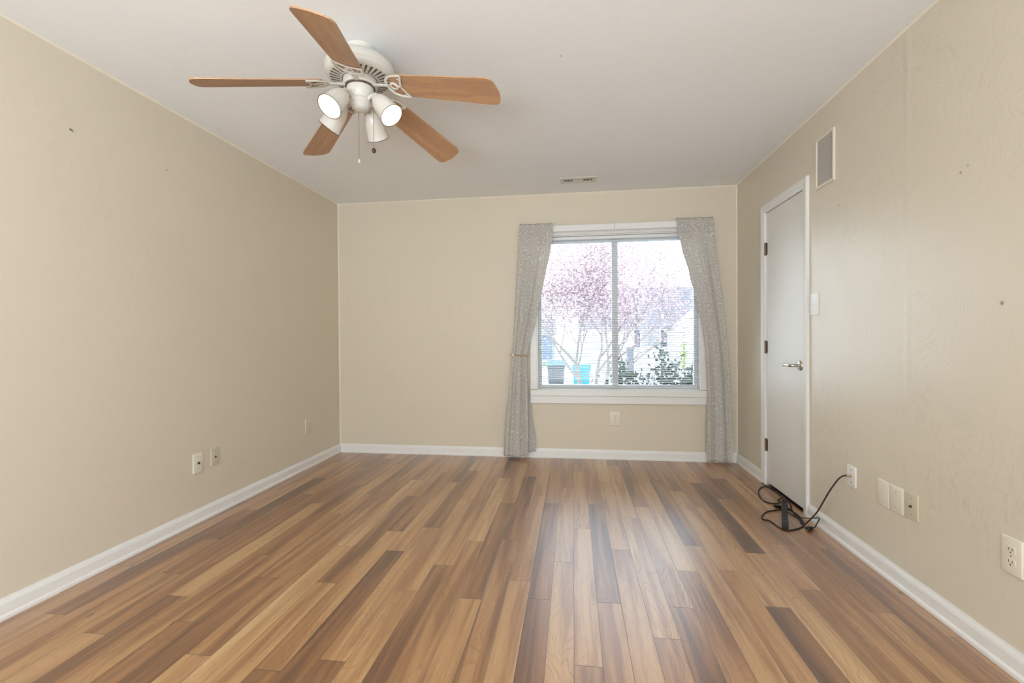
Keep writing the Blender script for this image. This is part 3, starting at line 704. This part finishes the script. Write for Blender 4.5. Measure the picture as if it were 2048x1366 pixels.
outline = [(.158, -.020), (.160, -.045), (.172, -.057), (.20, -.0605), (.22, -.0613), (.35, -.0658), (.50, -.0705), (.600, -.0745), (.624, -.0735), (.640, -.066), (.649, -.048), (.655, -.02), (.658, 0),
           (.656, .02), (.652, .048), (.644, .065), (.629, .0735), (.606, .0750), (.50, .0705), (.35, .0658), (.22, .0613), (.20, .0605), (.172, .057), (.160, .045), (.158, .020)]
def scale2(o, k):
    cx = sum(p[0] for p in o)/len(o); return [(p[0]+(k if p[0] < cx else -k)*.4, p[1]*(1-k*14)) for p in o]
for k in range(5):
    a = FPH+k*2*pi/5
    bm = NB(); lay = bm.verts.layers.float_vector.new('blade_pos'); rows = []
    NS = 9
    # ladder of quads across the width so the blade shades cleanly
    for dz in (0.0, .0055):
        lo = [p for p in outline if p[1] <= 0][:13]; hi = [p for p in outline if p[1] >= 0][::-1]
        ring = []
        for (r, n) in outline:
            v = bm.verts.new(bpt(a, r, n, dz)); v[lay] = Vector((r+k*3.1, n, k)); ring.append(v)
        rows.append(ring)
    bm.faces.new(rows[0]); bm.faces.new(rows[1][::-1]); n_ = len(outline)
    for i in range(n_): bm.faces.new((rows[0][i], rows[0][(i+1) % n_], rows[1][(i+1) % n_], rows[1][i]))
    mk('blade', bm, M_blade, fan)
    # blade iron with two open loops and a centre ring
    bm = NB(); dz = -.004
    arm = [Vector((FX+.050*cos(a), FY+.050*sin(a), 2.272)), Vector((FX+.085*cos(a), FY+.085*sin(a), 2.267)), bpt(a, .115, 0, -.003), bpt(a, .145, 0, dz)]
    tube(bm, smoothpath(arm, 5), .0115, 10, rv=.005)
    for s in (-1, 1):
        lp = [(.138, 0), (.142, .022*s), (.156, .044*s), (.180, .0565*s), (.205, .0590*s), (.224, .0600*s), (.222, .050*s), (.214, .034*s), (.209, .018*s), (.205, .006*s)]
        tube(bm, smoothpath([bpt(a, r, n, dz) for r, n in lp], 5), .0070, 8, rv=.0036)
    ring = [bpt(a, .1715+.0155*cos(t*2*pi/20), .0165*sin(t*2*pi/20), dz) for t in range(20)]
    tube(bm, ring, .0058, 8, closed=True, rv=.0036)
    tube(bm, [bpt(a, .187, 0, dz), bpt(a, .207, 0, dz)], .005, 8, rv=.003)
    bi = mk('blade_iron', bm, M_fanwhite, fan, smooth=True)
    for (r, n) in ((.196, .0), (.21, .045), (.21, -.045)):
        bm = NB(); m_ = axis_matrix(bpt(a, r, n, dz-.002), bpt(a, r, n, -1)-bpt(a, r, n, 0)); lathe(bm, [(.0001, .003), (.003, .002), (.0045, 0)], 10, m_); mk('screw', bm, M_fanwhite, bi, smooth=True)
SP = [(.012, -.008), (.019, -.004), (.021, .004), (.024, .012), (.032, .026), (.039, .044), (.0435, .066), (.046, .092), (.0485, .115), (.0515, .131), (.0525, .134), (.0515, .135), (.049, .131), (.046, .114), (.0435, .092), (.041, .066), (.036, .044), (.029, .026), (.018, .012), (.0001, .010)]
for az in (-15, -112, 171, 87):
    t = radians(az); td = radians(49); d = Vector((cos(t)*cos(td), sin(t)*cos(td), -sin(td))); o_ = Vector((FX+.172*cos(t), FY+.172*sin(t), 2.107)); b_ = o_-d*.134
    arm = mk('lamp_arm', tube(NB(), smoothpath([Vector((FX+.035*cos(t), FY+.035*sin(t), 2.196)), Vector((FX+.058*cos(t), FY+.058*sin(t), 2.215)), b_+d*-.006+Vector((0, 0, .002)), b_+d*.006], 5), .009, 12), M_fanwhite, kit, smooth=True)
    bm = NB(); lathe(bm, SP, 36, axis_matrix(b_, d)); sh = mk('lamp_shade', bm, M_shade, fan, smooth=True)
    tr_ = axis_matrix(b_, d); bm = NB(); tube(bm, [tr_ @ Vector((.0524*cos(q*pi/20), .0524*sin(q*pi/20), .1345)) for q in range(40)], .0017, 6, closed=True); mk('shade_rim', bm, M_rim, sh, smooth=True)
    bm = NB(); lathe(bm, [(.012, .012), (.014, .03), (.024, .05), (.034, .075), (.0385, .095), (.0375, .108), (.03, .118), (.016, .124), (.0001, .126)], 28, axis_matrix(b_, d)); mk('bulb', bm, M_bulb, sh, smooth=True)
    bm = NB(); lathe(bm, [(.0001, .006), (.0045, .005), (.006, 0), (.004, -.004)], 12, axis_matrix(b_+d*.018+Vector((-sin(t)*.026, cos(t)*.026, 0)), (-sin(t), cos(t), 0))); mk('thumb_screw', bm, M_brassjack, sh, smooth=True)
def chain(dx, dy, z0, z1, end):
    x, y = FX+dx, FY+dy
    c = mk('pull_chain', tube(NB(), [(x, y, z0), (x+.0005, y, (z0+z1)/2), (x, y, z1)], .0013, 6), M_chain, fan)
    bm = NB()
    if end == 'ball':
        lathe(bm, [(.0001, -.011), (.006, -.0095), (.0095, -.004), (.0102, 0), (.0095, .004), (.006, .0088), (.002, .0105), (.002, .013), (.0001, .014)], 18, Matrix.Translation((x, y, z1-.010))); mk('wooden_ball', bm, M_darkwood, c, smooth=True)
    else:
        lathe(bm, [(.0001, -.012), (.004, -.010), (.005, -.004), (.0035, .004), (.002, .008), (.0001, .009)], 14, Matrix.Translation((x, y, z1-.008))); mk('white_pendant', bm, M_fanwhite, c, smooth=True)
chain(-.009, 0, 2.165, 1.942, 'pendant'); chain(.058, .010, 2.205, 1.990, 'ball')

# ------------------------------------------------------------------ power strip and cords by the door
def cord(bm, pts, r=.0040): return tube(bm, smoothpath(pts, 6), r, 8)
ps = empty('power_strip', (1.30, 3.05, 0), label='long black power strip lying on the floor before the closet door', cat='power strip')
A = Vector((1.386, 3.268, 0)); B_ = Vector((1.206, 2.838, 0)); dv = (B_-A).normalized(); sv = Vector((-dv.y, dv.x, 0))
def strip_box(l0, l1, w0, w1, z0, z1, bev=.004):
    bm = NB(); box(bm, l0, l1, w0, w1, z0, z1, bev)
    for v in bm.verts: q = v.co.copy(); v.co = A+dv*q.x+sv*q.y+Vector((0, 0, q.z))
    return bm
L_ = (B_-A).length
mk('body', strip_box(0, L_, -.0165, .0165, .0005, .034), M_black, ps)
for k in range(6):
    f = mk('receptacle', strip_box(.06+k*.062, .092+k*.062, -.011, .011, .0335, .0352, .001), M_cord, ps)
mk('rocker_switch', strip_box(.012, .034, -.008, .008, .033, .039, .0015), M_black, ps)
bm = NB(); cord(bm, [A+Vector((0, 0, .018)), (1.398, 3.300, .03), (1.402, 3.348, .030), (1.402, 3.462, .026), (1.404, 3.60, .012), (1.405, 3.70, .006)]); mk('supply_cord', bm, M_cord, ps, smooth=True)
def loose(name, label, pts_list, r=.0040, group='loose cords by the closet door', mat=None):
    bm = NB()
    for p in pts_list: cord(bm, p, r)
    o = mk(name, bm, mat or M_cord, smooth=True); return tag(o, label, 'cord', group)
loose('loose_cord', 'black cord in a wide loop on the floor left of the power strip\'s far end', [[(1.393, 3.33, .03), (1.398, 3.40, .024), (1.400, 3.483, .02), (1.400, 3.573, .012), (1.386, 3.614, .005), (1.34, 3.559, .004), (1.3, 3.476, .004), (1.274, 3.377, .004), (1.269, 3.299, .004), (1.293, 3.264, .004), (1.327, 3.256, .005), (1.358, 3.262, .012)]])
loose('loose_cord', 'black cord curling on the floor left of the power strip\'s near end', [[(1.325, 3.14, .010), (1.257, 3.125, .004), (1.213, 3.103, .004), (1.167, 3.048, .004), (1.14, 2.998, .004), (1.141, 2.967, .004), (1.166, 2.954, .004), (1.173, 2.915, .004), (1.177, 2.872, .004), (1.188, 2.825, .004), (1.213, 2.815, .004), (1.266, 2.84, .004), (1.311, 2.873, .004), (1.338, 2.908, .004)]])
loose('loose_cord', 'black cord bundled along the right side of the power strip', [[(1.400, 3.251, .028), (1.400, 3.214, .012), (1.381, 3.156, .0045), (1.36, 3.065, .0045), (1.352, 2.981, .0045), (1.342, 2.918, .0045)], [(1.366, 3.177, .0045), (1.372, 3.11, .0045), (1.374, 3.045, .0045), (1.359, 2.971, .0045), (1.346, 2.914, .0045)]])
loose('loose_cord', 'small black cord loop beside the power strip\'s far end', [[(1.399, 3.308, .034), (1.396, 3.345, .012), (1.381, 3.344, .005), (1.366, 3.318, .005), (1.362, 3.294, .012)]])
pc = empty('extension_lead', (1.34, 2.85, 0), label='short black cord ending in a flat plug by the right baseboard', cat='cord', group='loose cords by the closet door')
bm = NB(); cord(bm, [(1.362, 2.857, .009), (1.381, 2.872, .007), (1.398, 2.886, .022), (1.402, 2.868, .055), (1.402, 2.885, .058), (1.400, 2.961, .025), (1.38, 3.016, .005), (1.356, 3.022, .005), (1.345, 3.058, .005), (1.337, 3.1, .008)], .003); mk('wire', bm, M_cord, pc, smooth=True)
pd = (Vector((1.362, 2.857, 0))-Vector((1.322, 2.830, 0))).normalized()
pm = Matrix((pd, Vector((-pd.y, pd.x, 0)), Vector((0, 0, 1)))).transposed().to_4x4(); pm.translation = Vector((1.322, 2.830, .001))
bm = NB(); box(bm, 0, .044, -.014, .014, 0, .021, .005, 3)
for v in bm.verts:
    if v.co.x > .03: v.co.y *= .6; v.co.z = .009+(v.co.z-.009)*.7
bmesh.ops.transform(bm, matrix=pm, verts=bm.verts); pl_ = mk('plug', bm, M_black, pc, smooth=True)
for y in (-.006, .006):
    bm = NB(); box(bm, -.014, .001, y-.0008, y+.0008, .008, .014); bmesh.ops.transform(bm, matrix=pm, verts=bm.verts); mk('prong', bm, M_steel, pl_)
ad = empty('plug_adapter', (1.31, 3.18, 0), label='small black flat plug lying on the floor left of the power strip', cat='plug')
am = Matrix.Translation((1.312, 3.19, .0005)) @ Matrix.Rotation(radians(8), 4, 'Z')
bm = NB(); box(bm, -.016, .016, -.012, .012, 0, .018, .003); bmesh.ops.transform(bm, matrix=am, verts=bm.verts); mk('body', bm, M_black, ad)
for y in (-.006, .006):
    bm = NB(); box(bm, -.030, -.015, y-.001, y+.001, .007, .012); bmesh.ops.transform(bm, matrix=am, verts=bm.verts); mk('prong', bm, M_black, ad)
cx = empty('coaxial_cable', (1.404, 2.607, .387), label='dark coaxial cable arching from the white wall plate down to the floor', cat='cable')
bm = NB(); cord(bm, [(1.335, 2.94, .0045), (1.344, 2.910, .008), (1.351, 2.865, .051), (1.358, 2.831, .091), (1.364, 2.801, .129), (1.371, 2.766, .187), (1.379, 2.728, .251), (1.387, 2.691, .307), (1.394, 2.655, .354), (1.400, 2.624, .380), (1.408, 2.609, .386)], .0042); mk('jacket', bm, M_coax, cx, smooth=True)
bm = NB(); tube(bm, [(1.4075, 2.609, .386), (1.424, 2.607, .385)], .0055, 10); mk('connector', bm, M_brassjack, cx, smooth=True)

# ------------------------------------------------------------------ outside, beyond the window
GZ = -.36
bm = NB(); q = [bm.verts.new(v) for v in ((-60, -40, GZ), (60, -40, GZ), (60, 90, GZ-1.2), (-60, 90, GZ-1.2))]; bm.faces.new(q)
r_ = bmesh.ops.extrude_face_region(bm, geom=bm.faces[:]); bmesh.ops.translate(bm, verts=[v for v in r_['geom'] if isinstance(v, bmesh.types.BMVert)], vec=(0, 0, -.3)); mk('ground_outside', bm, M_concrete, kind='structure')
def gz(y): return GZ-1.2*(y+40)/130
def lawn(name, x0, x1, y0, y1):
    bm = NB(); a, b = gz(y0), gz(y1)
    v = [bm.verts.new(c) for c in ((x0, y0, a+.06), (x1, y0, a+.06), (x1, y1, b+.06), (x0, y1, b+.06), (x0, y0, a-.1), (x1, y0, a-.1), (x1, y1, b-.1), (x0, y1, b-.1))]
    for f in ((0, 1, 2, 3), (4, 7, 6, 5), (0, 4, 5, 1), (1, 5, 6, 2), (2, 6, 7, 3), (3, 7, 4, 0)): bm.faces.new([v[i] for i in f])
    return mk(name, bm, M_lawn, kind='structure')
lawn('lawn_strip', -9.0, -1.6, 34, 41)
def wheelie_bin(name, label, x, y, w, h, mb, ml, rz):
    z = gz(y)-.0; e = empty(name, (x, y, z), label=label, cat='bin', group='wheeled bins on the driveway')
    R4 = Matrix.Translation((x, y, z)) @ Matrix.Rotation(rz, 4, 'Z')
    def put(nm, bm, mat, par=e, smooth=False):
        bmesh.ops.transform(bm, matrix=R4, verts=bm.verts); return mk(nm, bm, mat, par, smooth)
    bm = NB(); box(bm, -w/2, w/2, -w/2, w/2, .06, h*.84, .03, 2)
    for v in bm.verts: k = .80+.20*(v.co.z/(h*.84)); v.co.x *= k; v.co.y *= k
    put('body', bm, mb)
    bm = NB(); box(bm, -w*.53, w*.53, -w*.53, w*.53, h*.80, h*.86, .012, 2); put('rim', bm, mb)
    bm = NB(); box(bm, -w*.55, w*.55, -w*.58, w*.56, h*.86, h, .05, 3)
    for v in bm.verts:
        if v.co.z > h*.95: v.co.y = v.co.y*.75+.02
    put('lid', bm, ml)
    bm = NB(); tube(bm, [(-w*.4, w*.6, h*.9), (w*.4, w*.6, h*.9)], .018, 8); put('handle_bar', bm, ml)
    for s in (-1, 1):
        bm = NB(); lathe(bm, [(.0001, -.03), (.12, -.03), (.13, -.01), (.13, .01), (.12, .03), (.0001, .03)], 18, axis_matrix((s*w*.42, w*.36, .125), (1, 0, 0))); put('wheel', bm, M_black)
wheelie_bin('wheeled_bin', 'dark grey wheeled bin with a pale blue lid, seen left through the blind', -.57, 15.3, .55, 1.22, M_bin_grey, M_bin_lid, .1)
wheelie_bin('wheeled_bin', 'bright turquoise wheeled bin behind the tree trunk, seen through the blind', .28, 15.3, .54, 1.09, M_bin_teal, M_bin_teal, -.1)

# neighbouring house with gable, windows and shutters
hs = empty('neighbour_house', (4.5, 30, gz(30)), label='white sided neighbour house with a grey roof and shuttered window outside', cat='house')
hz0 = gz(30)-.2; EV = 1.66; hx0, hx1, hyf = .9, 12.5, 30.0
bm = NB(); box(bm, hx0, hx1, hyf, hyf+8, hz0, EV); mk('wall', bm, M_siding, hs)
bm = NB(); v = [bm.verts.new(c) for c in ((hx0-.3, hyf-.45, EV-.08), (hx1, hyf-.45, EV-.08), (hx1, hyf+4, EV+2.9), (hx0-.3, hyf+4, EV+2.9), (hx0-.3, hyf+8.4, EV-.08), (hx1, hyf+8.4, EV-.08), (hx0-.3, hyf-.45, EV+.05), (hx1, hyf-.45, EV+.05))]
bm.faces.new((v[6], v[7], v[2], v[3])); bm.faces.new((v[3], v[2], v[5], v[4])); bm.faces.new((v[0], v[1], v[7], v[6])); bm.faces.new((v[0], v[6], v[3], v[4])); bm.faces.new((v[1], v[5], v[2], v[7])); bm.faces.new((v[0], v[4], v[5], v[1])); mk('roof', bm, M_roof, hs)
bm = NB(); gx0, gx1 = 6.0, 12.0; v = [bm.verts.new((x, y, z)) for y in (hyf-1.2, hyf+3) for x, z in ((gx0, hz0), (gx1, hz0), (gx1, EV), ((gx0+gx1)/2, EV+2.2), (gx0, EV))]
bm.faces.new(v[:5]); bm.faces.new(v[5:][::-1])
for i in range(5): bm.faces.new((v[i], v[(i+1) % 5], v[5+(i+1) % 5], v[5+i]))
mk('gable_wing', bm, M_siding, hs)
for xx in (4.83,):
    bm = NB(); box(bm, xx-.62, xx+.62, hyf-.06, hyf+.02, .44, 1.50, .01); wn = mk('house_window', bm, M_vinyl, hs)
    bm = NB(); box(bm, xx-.55, xx+.55, hyf-.075, hyf-.05, .50, 1.44); mk('window_pane', bm, M_pane, wn)
    for s in (-1, 1):
        bm = NB(); box(bm, xx+s*.82-.17, xx+s*.82+.17, hyf-.07, hyf, .46, 1.50, .01); mk('shutter', bm, M_shutter, hs)
h2 = empty('distant_house', (-8, 44, gz(44)), label='pale blue-grey distant house at the left edge of the window view', cat='house')
bm = NB(); box(bm, -12.0, -2.1, 46, 53, gz(46)-.3, 1.3); mk('wall', bm, M_bluewall, h2)
bm = NB(); v = [bm.verts.new(c) for c in ((-12.3, 45.6, 1.3), (-1.8, 45.6, 1.3), (-1.8, 49.5, 3.0), (-12.3, 49.5, 3.0), (-12.3, 53.4, 1.3), (-1.8, 53.4, 1.3))]
for f in ((0, 1, 2, 3), (3, 2, 5, 4), (0, 3, 4), (1, 5, 2), (0, 4, 5, 1)): bm.faces.new([v[i] for i in f])
mk('roof', bm, M_roof, h2)
un_ = empty('utility_cabinet', (2.65, 22, gz(22)), label='small dark grey cabinet standing left of the shuttered house window outside', cat='cabinet')
bm = NB(); box(bm, 2.50, 2.80, 22, 22.4, gz(22)-.02, .52, .03); mk('body', bm, M_unit, un_)
bm = NB(); box(bm, 2.46, 2.84, 21.95, 22.45, .52, .60, .02); mk('lid', bm, M_unit, un_)

# blossoming multi-stem tree
R_ = random.Random(11)
tr = empty('blossom_tree', (.35, 10.5, gz(10.5)), label='multi-stemmed tree in pale pink blossom beyond the left pane', cat='tree')
tz = gz(10.5); wood = NB(); tips = []
def branch(p, d, L, r, depth):
    n = 4; pts = [p.copy()]; rad = [r]
    for i in range(n):
        d = (d+Vector((*(R_.uniform(-.22, .22)*(.5 if depth == 0 else 1) for _ in (0, 1)), R_.uniform(-.06, .16)))).normalized(); p = p+d*(L/n); pts.append(p.copy()); rad.append(r*(1-.4*(i+1)/n))
    tube(wood, pts, rad, 6 if depth < 2 else 4)
    tips.append((p.copy(), depth))
    for q in pts[2:]: tips.append((q.copy(), depth))
    if depth < 4:
        for k in range(3 if depth < 3 else 2):
            nd = (d+Vector((R_.uniform(-.9, .9), R_.uniform(-.9, .9), R_.uniform(-.25, .5)))).normalized(); branch(p if k < 2 else pts[3], nd, L*R_.uniform(.62, .85), r*.52, depth+1)
for bx, dx, L, r in ((.16, -.16, 1.3, .045), (.21, .04, 1.4, .072), (.46, .06, 1.5, .056), (.52, .20, 1.4, .055), (.58, .34, 1.3, .042)):
    branch(Vector((bx, 10.5+R_.uniform(-.2, .2), tz-.03)), Vector((dx, R_.uniform(-.1, .1), 1)).normalized(), L, r, 0)
mk('trunk', wood, M_bark, tr, smooth=True)
bm = NB()
for p, dep in tips:
    if dep < 2: continue
    for _ in range(13 if dep > 2 else 6):
        if p.x > 1.3 and R_.random() > .45: continue
        if p.z > 3.9: continue
        c = p+Vector((R_.gauss(0, .24), R_.gauss(0, .24), R_.gauss(-.05, .24))); s = R_.uniform(.012, .026)
        u = Vector((R_.gauss(0, 1), R_.gauss(0, 1), R_.gauss(0, 1))).normalized(); w = u.cross(Vector((R_.gauss(0, 1), R_.gauss(0, 1), R_.gauss(0, 1)))).normalized()
        bm.faces.new([bm.verts.new(c+u*s*a+w*s*b) for a, b in ((-1, -.5), (0, -1), (1, -.4), (.9, .6), (0, 1), (-.9, .6))])
print('blossoms', len(bm.faces)); mk('blossom', bm, M_blossom, tr)

# dark shrub just outside
sh_ = empty('evergreen_shrub', (.95, 6.6, gz(6.6)), label='dark glossy-leaved shrub filling the lower right of the window view', cat='shrub')
def shrub_top(x): return .60+.36*math.exp(-((x-1.20)/.10)**2)+.24*math.exp(-((x-1.45)/.08)**2)+.18*math.exp(-((x-1.70)/.08)**2)+.14*math.exp(-((x-.68)/.08)**2)-.32*max(0, (.55-x)/.35)+.03*sin(11*x)
def leaf(bm, c, d, s, wid=.30):
    d = d.normalized(); w = d.cross(Vector((R_.gauss(0, 1), R_.gauss(0, 1), R_.gauss(0, 1))))
    if w.length < .05: return
    w.normalize(); n = d.cross(w); prevs = None
    a = bm.verts.new(c); m1 = bm.verts.new(c+d*s*.35+n*s*.03); l1 = bm.verts.new(c+d*s*.4+w*s*wid+n*s*.10); r1 = bm.verts.new(c+d*s*.4-w*s*wid+n*s*.10); b = bm.verts.new(c+d*s)
    m2 = bm.verts.new(c+d*s*.75+n*s*.02); l2 = bm.verts.new(c+d*s*.75+w*s*wid*.65+n*s*.06); r2 = bm.verts.new(c+d*s*.75-w*s*wid*.65+n*s*.06)
    for f in ((a, m1, l1), (a, r1, m1), (m1, m2, l2, l1), (m1, r1, r2, m2), (m2, b, l2), (m2, r2, b)): bm.faces.new(f)
stems = NB(); leaves = NB()
for i in range(70):
    x = R_.uniform(.22, 1.98); y = 6.6+R_.uniform(-.4, .4); zt = shrub_top(x)*R_.uniform(.80, 1.0)
    if i < 10: x, y = (1.20, 1.45, 1.70, .68, 1.24)[i % 5]+R_.uniform(-.03, .03), 6.6+R_.uniform(-.1, .1); zt = shrub_top(x)*R_.uniform(.95, 1.0)
    base = Vector((.95+(x-.95)*.5, 6.6+(y-6.6)*.3, gz(6.6)-.02)); top = Vector((x, y, zt))
    mid = (base+top)/2+Vector((R_.uniform(-.1, .1), R_.uniform(-.1, .1), .1)); pts = smoothpath([base, mid, top], 6); tube(stems, pts, [.012*(1-.8*k/len(pts)) for k in range(len(pts))], 5)
    for k in range(4, len(pts)):
        for _ in range(5):
            p = pts[k]+Vector((R_.gauss(0, .05), R_.gauss(0, .05), R_.gauss(0, .03)))
            leaf(leaves, p, Vector((R_.gauss(0, 1), R_.gauss(0, 1), R_.gauss(.4, .8))), R_.uniform(.05, .085))
mk('stems', stems, M_twig, sh_); mk('leaves', leaves, M_bush, sh_)
for (x, y, z0, z1, lb) in ((6.05, 26.5, -1.3, .75, 'slim yellow-green shrub by the neighbour house, left of the two'), (6.75, 26.5, -1.3, .5, 'yellow-green shrub by the neighbour house at the window\'s right edge')):
    e = empty('young_shrub', (x, y, gz(y)), label=lb, cat='shrub', group='yellow-green shrubs outside'); bm = NB(); tube(bm, [(x, y, gz(y)-.02), (x+.02, y, z1-.2)], .03, 6); mk('stem', bm, M_twig, e); bm = NB()
    for _ in range(260): leaf(bm, Vector((x+max(-.26, min(.26, R_.gauss(0, .11))), y+R_.gauss(0, .11), R_.uniform(gz(y)+.3, z1))), Vector((R_.gauss(0, 1), R_.gauss(0, 1), R_.gauss(.5, .8))), R_.uniform(.08, .15))
    mk('leaves', bm, M_yleaf, e)
